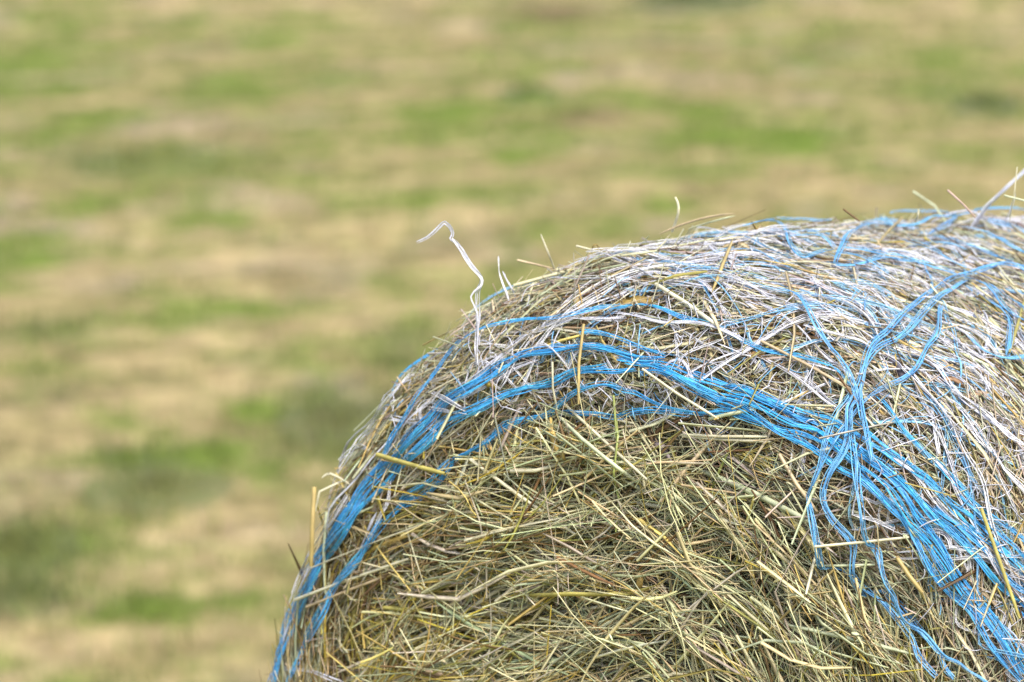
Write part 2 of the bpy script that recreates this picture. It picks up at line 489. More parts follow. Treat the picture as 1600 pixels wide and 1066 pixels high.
def layer(n, inside, hlo, hhi, lmed, wlo, whi, blade_share, k=3, spread=.27, gaps=0.0):
    th, m = sample_surface(n, inside=inside)
    if gaps:                                       # the hay is packed in wads with openings between them
        q = vnoise(th*.6 + 5, m + 5, .062, 31)*.6 + vnoise(th*.6 + 5, m*1.6 + 5, .03, 32)*.4
        keep = rng.random(n) > gaps*np.clip((.47 - q)*7, 0, 1)
        th, m = th[keep], m[keep]; n = len(th)
    h = rng.uniform(hlo, hhi, n)
    ln = np.clip(lmed*np.exp(rng.normal(0, .45, n)), .01, .27)
    hw = rng.uniform(wlo, whi, n)*rng.uniform(.5, 1.1, n)
    ang = straw_fields(th, m, n, spread)
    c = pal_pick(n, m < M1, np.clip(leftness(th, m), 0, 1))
    b = rng.random(n) < blade_share
    out = []
    for msk, kd, kk in ((~b, 'culm', k), (b, 'blade', k + 1)):
        if msk.any():
            out.append(make_straws(th[msk], m[msk], h[msk], ln[msk], hw[msk]*(1.75 if kd == 'blade' else 1), ang[msk], c[msk], kk, kd))
    return out

mass = []
mass += layer(13000, True, -.050, -.024, .12, .0012, .0028, .40, gaps=.35)
mass += layer(17000, True, -.028, -.006, .13, .0008, .0025, .36, gaps=.85)
mass += layer(13500, True, -.008, .007, .125, .0005, .0020, .30, k=4, gaps=.92)
mass += layer(3800, True, .004, .013, .10, .0005, .0014, .2, k=4, spread=.45)
mass += layer(6000, True, -.010, .008, .045, .0003, .0010, .2, spread=.8, gaps=.8)
mass += layer(4500, True, -.010, .007, .014, .0007, .0019, .9, spread=1.2)
mass += layer(16000, False, -.030, .006, .13, .0014, .0030, .35)
# fine broken fuzz
n = 5000
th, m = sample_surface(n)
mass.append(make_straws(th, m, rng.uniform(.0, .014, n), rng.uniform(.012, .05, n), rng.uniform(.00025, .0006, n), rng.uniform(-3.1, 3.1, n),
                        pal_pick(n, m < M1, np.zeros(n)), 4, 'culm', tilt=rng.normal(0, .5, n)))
# short ends that stand off the surface
n = 4200
th, m = sample_surface(n)
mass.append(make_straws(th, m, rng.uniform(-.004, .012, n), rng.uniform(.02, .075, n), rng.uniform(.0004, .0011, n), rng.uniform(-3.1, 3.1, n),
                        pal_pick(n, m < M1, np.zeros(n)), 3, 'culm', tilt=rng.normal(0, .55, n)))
V, Q, C = join(mass)
bpart('straw_mass', V, Q, C, M_STRAW, kind='stuff')

# ---- straws picked out by hand from the photograph
def straw_path(pts, w_px, colr, lift=(.008, .008), kind='culm', label=None, name='straw', flat=.5, k=7):
    P, N = trace(pts)
    s = np.linspace(-1, 1, len(P))
    if not (len(pts) == 4 and kind == 'culm'):           # dry stems are stiff: straight or evenly bowed
        P = np.stack([np.polyval(np.polyfit(s, P[:, j], 2 if kind == 'blade' or len(P) < 6 else 1), s) for j in range(3)], -1)
        N = nrm(np.broadcast_to(N.mean(0), N.shape) + 0*N)
    idx = np.linspace(0, len(P) - 1, k)
    P = np.stack([np.interp(idx, np.arange(len(P)), P[:, j]) for j in range(3)], -1)
    N = nrm(np.stack([np.interp(idx, np.arange(len(N)), N[:, j]) for j in range(3)], -1))
    u = np.linspace(0, 1, k)
    P = P + N*np.interp(u, np.linspace(0, 1, len(lift)), lift)[:, None]
    d = float((P.mean(0) - CAM) @ FWD)
    w = w_px*.43*d/F_PX
    toward = nrm(CAM - P)
    Nn = nrm(toward*.7 + N*.5)
    if kind == 'culm':
        W = np.full((1, k), w); W[0, -1] *= .7; ring, T = PENTA, W
    else:
        W = w*(1 - .9*np.abs(np.linspace(-.96, 1, k))**5)[None]; ring, T = BLADE, W*flat*.5
    C = np.clip(np.array(colr)[None, None]*(1 + rng.normal(0, .07, (1, k, 1))), 0.01, .95) + np.zeros((1, k, 3))
    v, q, c = tubes(P[None], Nn[None], W, T, ring, C)
    return bpart(name, v, q, c, M_STRAW, label=label)

PALE, PGRN, GOLD, TAN, YEL, BRN, GRN, OCH, ROSE = (.74, .70, .50), (.60, .65, .43), (.52, .40, .16), (.58, .46, .29), (.52, .46, .13), (.22, .13, .06), (.36, .42, .12), (.52, .37, .12), (.56, .40, .34)
HERO = [
 ([(1050,362),(1058,340),(1066,316),(1054,309)], 6, PALE, (0,.02,.02), 'culm'),
 ([(1030,366),(1085,343),(1146,334)], 5, TAN, (0,.02,.03), 'blade'),
 ([(1075,358),(1110,347),(1148,338)], 4, PGRN, (0,.02,.03), 'blade'),
 ([(868,424),(857,398),(845,367)], 4, PALE, (0,.02,.02), 'culm'),
 ([(808,407),(835,413),(868,421)], 5, TAN, (.02,.02,.0), 'culm'),
 ([(900,385),(925,391),(960,400)], 5, PALE, (.02,.01,.0), 'culm'),
 ([(924,395),(922,378),(933,374),(938,390)], 4, OCH, (0,.02,.02,0), 'culm'),
 ([(1173,348),(1178,355),(1186,364)], 6, OCH, (.02,.01,0), 'culm'),
 ([(1316,328),(1330,338),(1343,346)], 5, BRN, (.02,.01,0), 'culm'),
 ([(1425,320),(1445,338),(1492,366)], 5, PGRN, (.02,.02,0), 'culm'),
 ([(1478,298),(1500,318),(1524,340)], 5, ROSE, (.02,.02,0), 'culm'),
 ([(1586,262),(1583,300),(1577,345)], 3, PALE, (.02,.02,0), 'culm'),
 ([(1566,306),(1585,312),(1612,318)], 5, PGRN, (.02,.02,.02), 'culm'),
 ([(1430,348),(1437,335),(1433,328)], 5, PALE, (0,.02,.02), 'culm'),
 ([(492,760),(490,810),(486,885)], 9, GOLD, (.02,.02,.0), 'culm'),
 ([(605,708),(655,720),(712,738)], 8.5, YEL, (.02,.022,.02), 'culm'),
 ([(512,752),(535,742),(553,762)], 5, PALE, (.01,.02,0), 'blade'),
 ([(493,800),(520,775),(548,756)], 4, PALE, (.0,.02,.01), 'culm'),
 ([(745,714),(815,768),(905,832)], 7, PALE, (.016,.016,.01), 'culm'),
 ([(873,640),(925,690),(985,738),(1030,775)], 7.5, PGRN, (.016,.02,.016,.006), 'blade'),
 ([(880,636),(945,680),(1012,756)], 5.5, PALE, (.014,.018,.008), 'culm'),
 ([(932,514),(925,565),(917,636)], 6, GOLD, (.028,.028,.018), 'culm'),
 ([(965,622),(974,680),(973,745)], 5, GRN, (.022,.02,.012), 'culm'),
 ([(970,640),(968,690),(970,745),(966,820)], 4, GRN, (.02,.02,.015,.01), 'culm'),
 ([(874,648),(880,690),(890,748)], 13, OCH, (.018,.016,.008), 'blade'),
 ([(897,705),(894,728),(889,748)], 15, GOLD, (.02,.016,.008), 'blade'),
 ([(1083,730),(1150,752),(1215,785),(1290,826)], 11, PGRN, (.016,.02,.02,.01), 'blade'),
 ([(988,787),(1060,797),(1160,822)], 11, PALE, (.014,.018,.01), 'blade'),
 ([(1036,786),(1075,740),(1116,690)], 8, TAN, (.014,.02,.016), 'culm'),
 ([(1070,678),(1130,674),(1205,682)], 6, PALE, (.014,.018,.01), 'culm'),
 ([(1075,680),(1140,680),(1210,690)], 6, PALE, (.014,.016,.01), 'culm'),
 ([(792,918),(880,908),(950,912),(1005,922)], 8.5, YEL, (.014,.02,.018,.008), 'blade'),
 ([(1020,462),(1065,455),(1112,446)], 6, YEL, (.016,.022,.02), 'culm'),
 ([(1030,458),(1075,487),(1128,524)], 8, PALE, (.016,.02,.016), 'culm'),
 ([(1145,402),(1130,440),(1112,474)], 7, GOLD, (.026,.024,.014), 'blade'),
 ([(1594,470),(1588,515),(1568,565)], 6, YEL, (.022,.024,.014), 'culm'),
 ([(1050,1030),(1110,1022),(1188,1018)], 10, YEL, (.014,.016,.01), 'blade'),
 ([(602,946),(630,946),(668,950)], 8, YEL, (.014,.016,.01), 'culm'),
 ([(1402,372),(1382,388),(1358,411)], 5, GOLD, (.03,.028,.018), 'culm'),
 ([(505,890),(600,842),(700,812)], 3, PALE, (.022,.024,.014), 'culm'),
 ([(478,935),(560,905),(650,872)], 6, PALE, (.02,.024,.014), 'culm'),
 ([(495,945),(570,915),(640,888)], 5, TAN, (.02,.022,.012), 'culm'),
 ([(530,802),(528,860),(526,930)], 6, PGRN, (.018,.02,.016), 'culm'),
 ([(1185,780),(1170,840),(1150,888)], 5, YEL, (.02,.018,.008), 'culm'),
 ([(1280,842),(1340,836),(1425,830)], 5.5, PALE, (.026,.024,.02), 'culm'),
 ([(1280,880),(1320,878),(1375,880)], 5, PGRN, (.022,.022,.014), 'culm'),
 ([(1222,980),(1290,990),(1370,1014),(1440,1026)], 8, PGRN, (.018,.022,.02,.016), 'blade'),
 ([(1275,870),(1268,905),(1258,935)], 6, PALE, (.02,.016,.01), 'culm'),
 ([(1206,990),(1260,935),(1308,898)], 5, GOLD, (.014,.018,.018), 'culm'),
 ([(1410,870),(1435,905),(1450,925)], 8, GOLD, (.018,.022,.018), 'culm'),
 ([(1530,800),(1565,880),(1590,970)], 7, YEL, (.024,.024,.02), 'culm'),
 ([(1230,710),(1250,740),(1285,800)], 8, TAN, (.018,.02,.012), 'culm'),
 ([(1190,545),(1250,570),(1335,620)], 6, TAN, (.018,.02,.014), 'culm'),
 ([(1015,576),(1080,612),(1130,655)], 5, PALE, (.022,.024,.016), 'culm'),
 ([(900,645),(935,650),(1000,665)], 5, PALE, (.014,.016,.01), 'culm'),
 ([(800,722),(840,717),(880,712)], 8, PALE, (.014,.018,.012), 'culm'),
 ([(1120,655),(1155,650),(1190,640)], 7, PGRN, (.016,.02,.014), 'culm'),
 ([(880,560),(882,600),(884,640)], 4, PALE, (.024,.026,.018), 'culm'),
 ([(1150,690),(1135,730),(1115,765)], 5, GRN, (.016,.02,.014), 'culm'),
 ([(1000,885),(1003,900),(995,930)], 12, OCH, (.014,.02,.01), 'blade'),
 ([(850,960),(960,925),(1030,935)], 7, PALE, (.012,.016,.01), 'culm'),
 ([(640,1000),(720,950),(800,905)], 8, PALE, (.01,.016,.01), 'culm'),
 ([(700,955),(780,975),(850,1000)], 7, PGRN, (.012,.018,.01), 'culm'),
 ([(570,1062),(680,1064),(760,1050)], 7, PALE, (.012,.016,.01), 'culm'),
]
for ih, a in enumerate(HERO): straw_path(a[0], a[1]*(.75 if ih < 14 else 1), *a[2:])

# ---- the other large straws of the top layer, one object each
n = 300 - len(HERO)
th, m = [], []
cand_t, cand_m = sample_surface(4000, margin=-10)
pp, _f = project(S(cand_t, cand_m)[0])
score = rng.random(len(cand_t)) - .35*((pp[:, 1] < 470) & (pp[:, 0] > 1000))
pick = np.argsort(-score)[:n]
th, m = cand_t[pick], cand_m[pick]
lf = np.clip(leftness(th, m), 0, 1)
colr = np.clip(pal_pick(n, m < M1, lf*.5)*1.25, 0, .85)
for i_ in range(n):
    s = slice(i_, i_ + 1)
    kd = 'blade' if rng.random() < .28 else 'culm'
    v, q, c = make_straws(th[s], m[s], rng.uniform(.003, .013, 1), np.clip(.105*np.exp(rng.normal(0, .35, 1)), .06, .22),
                          rng.uniform(.0016, .0029, 1)*(1.35 if kd == 'blade' else 1), straw_fields(th[s], m[s], 1, .4), colr[s], 4, kd)
    bpart('straw', v, q, c, M_STRAW)

# ---- a yellow seed head lying in the end face
sh_ = []
for q_ in range(26):
    a0 = rng.uniform(-.55, .35); x0, y0 = 1150 + rng.uniform(0, 30), 706 + rng.uniform(-9, 9); ll = rng.uniform(25, 62)
    P, N = trace([(x0, y0), (x0 + ll*.5*math.cos(a0), y0 - ll*.5*math.sin(a0)), (x0 + ll*math.cos(a0*1.3), y0 - ll*math.sin(a0*1.3))])
    kk = len(P); P = P + N*np.linspace(.009, rng.uniform(.010, .022), kk)[:, None]
    W = rng.uniform(.0006, .0013)*np.linspace(1.2, .4, kk)[None]
    sh_.append(tubes(P[None], N[None], W, W*.6, TRI, np.array([.62, .52, .17])*rng.uniform(.8, 1.15)*np.ones((1, kk, 1))))
V, Q, C = join(sh_)
bpart('seed_head', V, Q, C, M_STRAW)

# ---- dry leaves caught between the straws
def leaf(px, py, ang, ln_px, w_px, colr):
    h = hit(px, py)
    if not h: return
    dx, dy = math.cos(ang)*ln_px/2, math.sin(ang)*ln_px/2
    straw_path([(px - dx, py - dy), (px + dx*.1, py + dy*.1 - 3), (px + dx, py + dy)], w_px, colr, (.004, .014, .006), 'blade', name='dry_leaf', flat=.35)
for a in [(995,484,-.1,80,20,(.44,.31,.09)),(770,600,.6,30,14,(.4,.31,.07)),(1245,940,.2,22,16,(.4,.2,.06)),(1340,350,.5,18,7,(.3,.17,.06)),
          (1395,582,.9,50,14,(.10,.085,.10)),(1490,425,.1,40,9,(.09,.08,.09)),(1290,478,.2,40,9,(.2,.12,.06)),(1150,395,.1,46,11,(.5,.4,.22)),
          (1030,705,.8,60,14,(.30,.25,.25)),(1480,605,.2,60,10,(.42,.26,.15)),(1520,628,-.1,60,12,(.46,.32,.2)),(1005,898,1.2,40,13,(.36,.2,.07)),
          (700,1050,.1,70,14,(.45,.32,.2)),(905,480,.9,30,16,(.33,.24,.1)),(650,930,.3,30,9,(.5,.42,.08)),(1585,655,.1,50,10,(.4,.3,.17)),
          (1180,560,.1,46,10,(.36,.22,.08)),(840,990,-.5,50,16,(.44,.33,.13))]:
    leaf(*a)

# ------------------------------------------------------------------ net wrap
BLUE = np.array([.05, .42, .97]); WHITE = np.array([.74, .755, .88]); PBLUE = np.array([.22, .52, .90])

def strand_mesh(P, N, w_px, colr, plies=2, lift=.008, fray=True, loose=0.0):
    """one strand of split film: several thin flat tapes that run together, part and cross, with loose hairs"""
    n = len(P)
    d = (P - CAM) @ FWD
    w = w_px*.5*d/F_PX
    D = nrm(np.gradient(P, axis=0)); B = nrm(np.cross(D, N))
    parts = []
    Pb = P + N*(lift + wob(n, .0016, .18) + loose*np.sin(np.linspace(0, math.pi, n))**2)[:, None] + B*wob(n, .0012, .16)[:, None]
    sub = plies + 1 if plies > 1 else 1
    pale = np.clip(wob(n, .5, .12), 0, 1)
    for p in range(sub):
        home = (p - (sub - 1)/2)/max(1, sub)*1.75
        off = home + wob(n, .34, .17) if sub > 1 else wob(n, .2, .17)
        out = np.abs(wob(n, .45, .2)) + .15*p
        Pp = Pb + B*(off*w)[:, None] + N*(out*w)[:, None]
        tw = wob(n, .55, .2)
        Nn = nrm(N*np.cos(tw)[:, None] + B*np.sin(tw)[:, None])
        W = w*((.72/sub + .05) if sub > 1 else .8)*np.clip(1 + wob(n, .3, .3), .4 if sub > 1 else .75, 1.5)
        W[0] *= .3; W[-1] *= .3
        tone = np.array(colr)*rng.uniform(.82, 1.12)
        mixw = (.10*pale*rng.random() + .06*np.clip(wob(n, .8, .4), 0, 1.2))[:, None]
        C = np.clip(tone*(1 + wob(n, .12, .35))[:, None]*(1 - mixw) + np.array([.74, .78, .86])*mixw, .01, .9)
        parts.append(tubes(Pp[None], Nn[None], W[None], W[None]*.30, TAPE, C[None], stripe=.06))
    if fray:
        for f in range(max(2, n//7)):
            a = rng.integers(0, max(1, n - 6)); b = min(n, a + rng.integers(5, 16)); kk = b - a
            if kk < 4: continue
            side = rng.choice([-1, 1])*w[a:b]*(.6 + .9*np.sin(np.linspace(0, 3.0, kk)))
            Pp = Pb[a:b] + B[a:b]*side[:, None] + N[a:b]*rng.uniform(.001, .004)
            W = np.full((1, kk), .0005)
            C = np.clip(np.array(colr)*1.05 + .06, 0, .92)*np.ones((1, kk, 1))
            parts.append(tubes(Pp[None], N[a:b][None], W, W, TRI, C))
    return join([(v, q, c) if True else 0 for v, q, c in parts])

def strand(name, pts, w_px, colr, plies=2, lift=.008, loose=0.0, fray=True, label=None):
    P, N = trace(pts, 8, True)
    v, q, c = strand_mesh(P, N, w_px, colr, plies, lift, fray, loose)
    return bpart(name, v, q, c, M_TWINE, label=label)

B_ = [  # (polyline in photo pixels, width)
 # arch: inner strands
 ([(1162,647),(1125,641),(1087,635),(1050,629),(1012,620),(975,611),(960,600),(940,605),(907,615),(875,630),(832,642),(800,657),(769,676),(744,694),(712,713),(687,738),(666,760),(634,788)], 8),
 ([(1300,705),(1250,680),(1200,662),(1150,646),(1100,640),(1050,640),(1000,640),(950,640),(905,640),(862,645),(825,657),(800,668),(769,685),(731,707),(700,735),(672,765),(640,792),(619,808)], 9),
 ([(660,768),(634,790),(619,808),(600,832),(587,850),(570,870),(552,892),(540,915),(522,945),(507,970),(500,987),(485,1020),(472,1045),(462,1072)], 10),
 ([(612,815),(597,840),(580,866),(560,890),(546,915),(530,945),(514,975),(502,1000)], 9),
 # arch: middle strands
 ([(1010,577),(970,580),(940,582),(912,589),(875,597),(837,607),(800,617),(775,624),(737,641),(712,657),(691,676),(669,697),(644,722),(619,751),(587,785),(562,812),(541,841),(522,872),(505,910),(490,935),(477,962),(467,990),(458,1020),(447,1070)], 9),
 ([(960,574),(920,584),(880,592),(831,610),(781,626),(741,646),(697,677),(666,710),(637,735),(612,760),(584,791),(556,829),(540,860),(520,887),(505,914),(492,940),(478,975),(466,1005),(455,1040),(450,1072)], 9),
 # arch: upper main strands
 ([(1012,565),(975,557),(932,550),(890,545),(847,550),(820,560),(778,579),(745,598),(712,622),(681,650),(650,685),(625,712),(600,738),(569,782),(550,810),(530,845),(510,882),(495,907),(482,930),(470,955),(460,982),(450,1012),(440,1045),(434,1072)], 10),
 ([(1050,572),(1000,562),(950,552),(905,547),(860,552),(825,565),(785,585),(750,605),(720,628),(690,655),(660,690),(632,720),(605,750),(575,790),(552,825),(535,852),(514,890),(498,918),(484,945),(472,972),(462,1000),(450,1040),(442,1072)], 9),
 ([(1050,562),(1007,550),(975,540),(937,530),(912,525)], 8),
 ([(725,560),(700,588),(675,619),(659,644),(644,676),(625,700),(603,735),(575,775),(550,812),(531,845),(512,878),(494,905)], 8),
 ([(760,590),(725,612),(695,640),(665,675),(640,704),(615,735),(590,768),(560,806),(540,838)], 7),
 # upper thin arc
 ([(1330,607),(1307,584),(1287,580),(1267,574),(1225,561),(1200,555),(1162,544),(1125,530),(1087,517),(1060,504),(1037,494),(1000,494),(950,492),(925,497),(897,505),(867,512),(822,514),(785,520),(755,532),(732,547),(712,570),(690,598)], 7),
 # band to the right
 ([(972,560),(1012,567),(1050,575),(1087,587),(1125,600),(1162,615),(1200,632),(1237,650),(1275,667),(1312,692),(1350,715),(1380,738),(1401,765),(1427,795),(1450,827),(1469,856),(1492,886),(1512,912),(1534,941),(1557,973),(1580,999),(1610,1032)], 11),
 ([(985,566),(1030,578),(1070,592),(1110,607),(1150,624),(1190,642),(1230,660),(1270,680),(1310,704),(1350,735),(1385,765),(1415,800),(1440,830),(1462,862),(1484,892),(1508,925)], 9),
 ([(1012,577),(1050,585),(1087,601),(1125,617),(1162,632),(1200,647),(1250,670),(1282,685),(1312,707),(1337,728),(1362,762),(1395,791),(1421,817),(1440,850),(1453,882),(1479,912),(1499,938),(1525,967),(1547,996),(1570,1025),(1605,1064)], 11),
 ([(1050,582),(1080,597),(1112,614),(1142,630),(1170,642),(1200,661),(1230,682),(1262,700),(1287,717),(1314,735),(1350,757),(1380,783),(1405,806)], 9),
 ([(1080,590),(1125,606),(1170,622),(1215,640),(1262,655),(1300,672),(1340,700),(1369,727),(1400,748),(1427,772),(1460,804),(1486,834),(1515,860),(1541,889),(1567,918),(1610,960)], 10),
 ([(1150,606),(1190,625),(1220,635),(1262,650),(1300,664),(1345,690),(1385,712),(1411,732),(1447,758),(1482,787),(1502,813),(1525,839),(1560,864),(1610,900)], 9),
 ([(1040,583),(1085,605),(1130,626),(1180,652),(1220,672),(1255,692),(1290,715),(1330,745),(1372,772),(1405,800),(1428,830),(1445,865)], 8),
 ([(1340,668),(1375,694),(1415,722),(1445,748),(1479,776),(1508,802),(1538,830),(1567,862),(1610,905)], 9),
 ([(1372,625),(1395,650),(1412,678),(1430,695),(1456,722),(1479,746),(1508,772),(1538,798),(1567,824),(1610,864)], 8),
 ([(1430,795),(1455,835),(1475,868),(1500,900),(1522,930),(1545,962),(1566,990),(1590,1024),(1608,1050)], 10),
 ([(1440,840),(1465,875),(1486,905),(1505,932),(1525,956),(1550,985),(1570,1010),(1598,1048)], 8),
 ([(1465,790),(1500,826),(1530,856),(1560,886),(1610,930)], 8),
 ([(1500,776),(1540,815),(1567,850),(1610,886)], 8),
 ([(1395,745),(1430,775),(1470,815),(1500,850),(1530,880),(1565,915),(1608,955)], 8),
 # loops crossing the band
 ([(1600,447),(1575,437),(1537,440),(1500,446),(1470,459),(1437,480),(1405,505),(1385,525),(1367,542),(1352,562),(1345,585),(1340,610),(1339,635),(1337,660),(1337,685),(1330,712),(1312,738),(1304,765),(1310,801),(1323,827),(1333,853),(1346,882),(1362,905),(1382,931),(1408,960),(1434,989),(1450,1019),(1473,1048),(1492,1070)], 10),
 ([(1510,455),(1495,464),(1470,479),(1440,502),(1412,528),(1392,545),(1370,560),(1355,574),(1347,590)], 8),
 ([(1212,475),(1240,482),(1255,495),(1262,515),(1277,537),(1290,557),(1305,575),(1320,595),(1332,610),(1347,635),(1355,655),(1360,675)], 9),
 ([(1464,500),(1462,515),(1457,537),(1447,565),(1437,585),(1425,600),(1400,612),(1380,625),(1360,645),(1345,662),(1330,680),(1315,700),(1300,722),(1288,749),(1279,778),(1278,811),(1288,843),(1304,876),(1323,908),(1346,934),(1372,960),(1395,983),(1417,1002),(1424,1032),(1437,1054),(1455,1070)], 9),
 ([(1332,612),(1317,642),(1310,672),(1302,700),(1296,728),(1286,752)], 7),
 ([(1347,618),(1355,650),(1360,672),(1362,697),(1365,728)], 7),
 ([(1340,690),(1342,720),(1346,759),(1353,795),(1362,830),(1375,863),(1388,889),(1411,921),(1434,951),(1460,976),(1486,999),(1508,1028),(1525,1048),(1545,1074)], 9),
 # top right
 ([(1495,462),(1520,467),(1545,480),(1555,495),(1567,515),(1605,529)], 9),
 ([(1505,467),(1522,485),(1545,499),(1567,517),(1570,530),(1562,550),(1560,570)], 8),
 ([(1500,545),(1520,570),(1550,574),(1575,572),(1605,568)], 6),
 ([(1540,472),(1570,490),(1605,508)], 8),
 ([(1295,444),(1337,440),(1370,429),(1390,426),(1425,435),(1450,440),(1470,452),(1484,459)], 9),
 ([(1305,412),(1340,417),(1370,421),(1392,428),(1430,438)], 7),
 ([(1295,424),(1325,425),(1355,437),(1378,452)], 6),
 ([(1302,437),(1304,412),(1310,395),(1330,382),(1350,375),(1370,365),(1382,372)], 8),
 ([(1372,362),(1382,378),(1397,383),(1425,377),(1450,370),(1475,367),(1500,366)], 8),
 ([(1165,384),(1200,375),(1222,371),(1225,390),(1222,410),(1230,432),(1250,432),(1275,425),(1297,421)], 7),
 ([(1227,391),(1262,390),(1277,395),(1292,410)], 6),
 ([(1405,397),(1432,407),(1462,425),(1495,441)], 6),
 ([(1462,390),(1487,400),(1520,410),(1550,420),(1580,432)], 8),
 ([(1448,398),(1465,385),(1482,371),(1497,366)], 8),
 ([(1500,380),(1537,395),(1570,407),(1605,427)], 7),
 ([(1540,374),(1570,383),(1605,394)], 6),
 ([(1385,352),(1420,355),(1460,352),(1510,348)], 6),
 ([(1500,349),(1540,346),(1605,344)], 6),
 ([(1205,366),(1250,361),(1300,358)], 5),
]
LOOP = next(i for i, a in enumerate(B_) if a[0][0] == (1600, 447))
for ib, (pts, w) in enumerate(B_):
    strand('blue_strand', pts, w*(.84 if ib < LOOP else .92), (BLUE if ib < LOOP else np.array([.15, .47, .92]))*rng.uniform(.92, 1.08) + .02*rng.random(3), plies=2 if w < 8 else 3, lift=rng.uniform(.011, .018) if ib < LOOP else rng.uniform(.019, .026))  # loops and top-right strands get a paler blue, sky light painted into their colour

Wt = [
 ([(1105,462),(1085,460),(1050,457),(1020,450),(995,452),(970,470),(937,482),(910,497),(885,510),(847,525),(810,545),(785,560),(755,585),(725,606)], 9),
 ([(1110,440),(1060,440),(1015,436),(975,447),(940,472),(905,498),(870,516),(830,534),(795,552),(765,576)], 8),
 ([(1040,417),(1000,422),(975,447),(945,470),(915,488)], 7),
 ([(920,410),(950,410),(1000,415),(1040,422),(1085,425)], 7),
 ([(1003,372),(1040,362),(1075,365),(1110,372)], 6),
 ([(905,408),(950,392),(1003,380)], 5),
 ([(1090,375),(1125,385),(1160,390),(1200,383),(1250,378)], 7),
 ([(1005,373),(1045,380),(1085,396),(1130,398),(1175,392)], 7),
 ([(1120,400),(1148,375),(1162,362),(1170,358)], 7),
 ([(1128,368),(1130,352),(1138,347),(1146,362)], 5),
 ([(1085,368),(1087,354),(1096,362)], 5),
 ([(960,508),(1000,512),(1040,517),(1090,520),(1130,532),(1165,545)], 7),
 ([(900,512),(940,514),(985,514)], 6),
 ([(1395,720),(1434,752),(1479,798),(1512,827),(1541,860),(1557,889),(1580,921),(1608,950)], 9),
 ([(1456,720),(1482,750),(1505,782),(1521,814),(1538,850),(1554,882),(1577,911),(1608,945)], 7),
 ([(1544,720),(1573,756),(1610,792)], 9),
 ([(1200,567),(1230,587),(1262,607),(1287,630),(1310,647)], 7),
 ([(1440,595),(1452,610),(1470,635),(1490,652),(1522,685),(1547,722)], 8),
 ([(1450,600),(1480,630),(1512,652),(1550,685),(1605,718)], 9),
 ([(1500,545),(1532,575),(1562,602),(1605,645)], 8),
 ([(1452,645),(1455,677),(1460,715)], 7),
 ([(1392,552),(1420,565),(1440,580),(1465,592)], 8),
 ([(1250,480),(1290,497),(1330,520),(1360,545)], 8),
 ([(1255,520),(1300,535),(1340,555),(1370,572)], 8),
 ([(1300,487),(1340,500),(1355,520),(1360,540)], 6),
 ([(1370,562),(1378,575),(1385,597)], 6),
 ([(1140,470),(1200,480),(1250,495),(1300,515)], 7),
 ([(1120,445),(1170,455),(1230,470),(1290,480),(1350,485)], 8),
 ([(1470,540),(1500,560),(1545,590),(1605,625)], 7),
 ([(1410,480),(1460,486),(1510,482),(1560,478)], 7),
 ([(1350,400),(1400,420),(1440,440)], 6),
 ([(1300,462),(1350,478),(1400,500)], 7),
 ([(1365,420),(1420,408),(1470,398),(1520,395)], 7),
 ([(620,655),(650,660),(672,668),(660,640),(690,625),(700,640)], 8),
 ([(543,717),(565,716),(592,706)], 6),
 ([(690,618),(720,622),(742,640)], 5),
 ([(680,640),(710,644),(745,645)], 6),
 ([(575,700),(600,660),(630,620),(668,578)], 6),
 ([(545,752),(575,710),(600,676)], 6),
 ([(446,1066),(460,1010),(478,960),(504,890)], 7),
 ([(470,950),(500,880),(530,825),(560,780)], 7),
 ([(425,1045),(480,1052),(540,1064)], 6),
 ([(620,750),(615,800),(600,835)], 5),
 ([(1000,595),(990,610),(985,618)], 4),
 ([(650,700),(700,640),(750,610),(800,580),(850,560)], 7),
 ([(610,720),(640,680),(680,640),(720,605)], 6),
]
for pts, w in Wt:
    strand('white_strand', pts, w*.85, WHITE*rng.uniform(.93, 1.03), plies=2, lift=rng.uniform(.009, .019))

# white strands that follow the roll, thickest along the top
def march(px, py, length, drift, w_px, colr, lift, plies):
    h = hit(px, py)
    if not h: return
    th0, m0 = to_thm(h[0])
    n = max(8, int(length/.009))
    s = np.linspace(-.5, .5, n)*length
    th = th0 + s/.6
    m = m0 + drift*s + np.cumsum(wob(n, .22, .09))*length/n + wob(n, .003, .2)
    P, N = SL(th, np.clip(m, M1 + .06 + .03*np.sin(s*40), M4), np.zeros(n))
    return strand_mesh(P, N, w_px, colr, plies, lift)
k_ = 0
while k_ < 238:
    z = rng.random()
    if z < .52: px, py = rng.uniform(1000, 1640), rng.uniform(345, 440)
    elif z < .78: px, py = rng.uniform(1200, 1640), rng.uniform(420, 560)
    elif z < .92: px, py = rng.uniform(1380, 1640), rng.uniform(540, 900)
    else: px, py = rng.uniform(560, 1000), rng.uniform(400, 700)
    r_ = march(px, py, rng.uniform(.14, .5), rng.choice([-1, 1])*(rng.uniform(0, .5) if rng.random() < .72 or px < 1000 else rng.uniform(.4, 1.5)), rng.uniform(2.0, 5.0), PBLUE*rng.uniform(.9, 1.1) if rng.random() < .24 else WHITE*rng.uniform(.88, 1.06), rng.uniform(.006, .018), int(rng.choice([1, 2, 2])))
    if r_ is None: continue
    bpart('white_strand', *r_, M_TWINE); k_ += 1

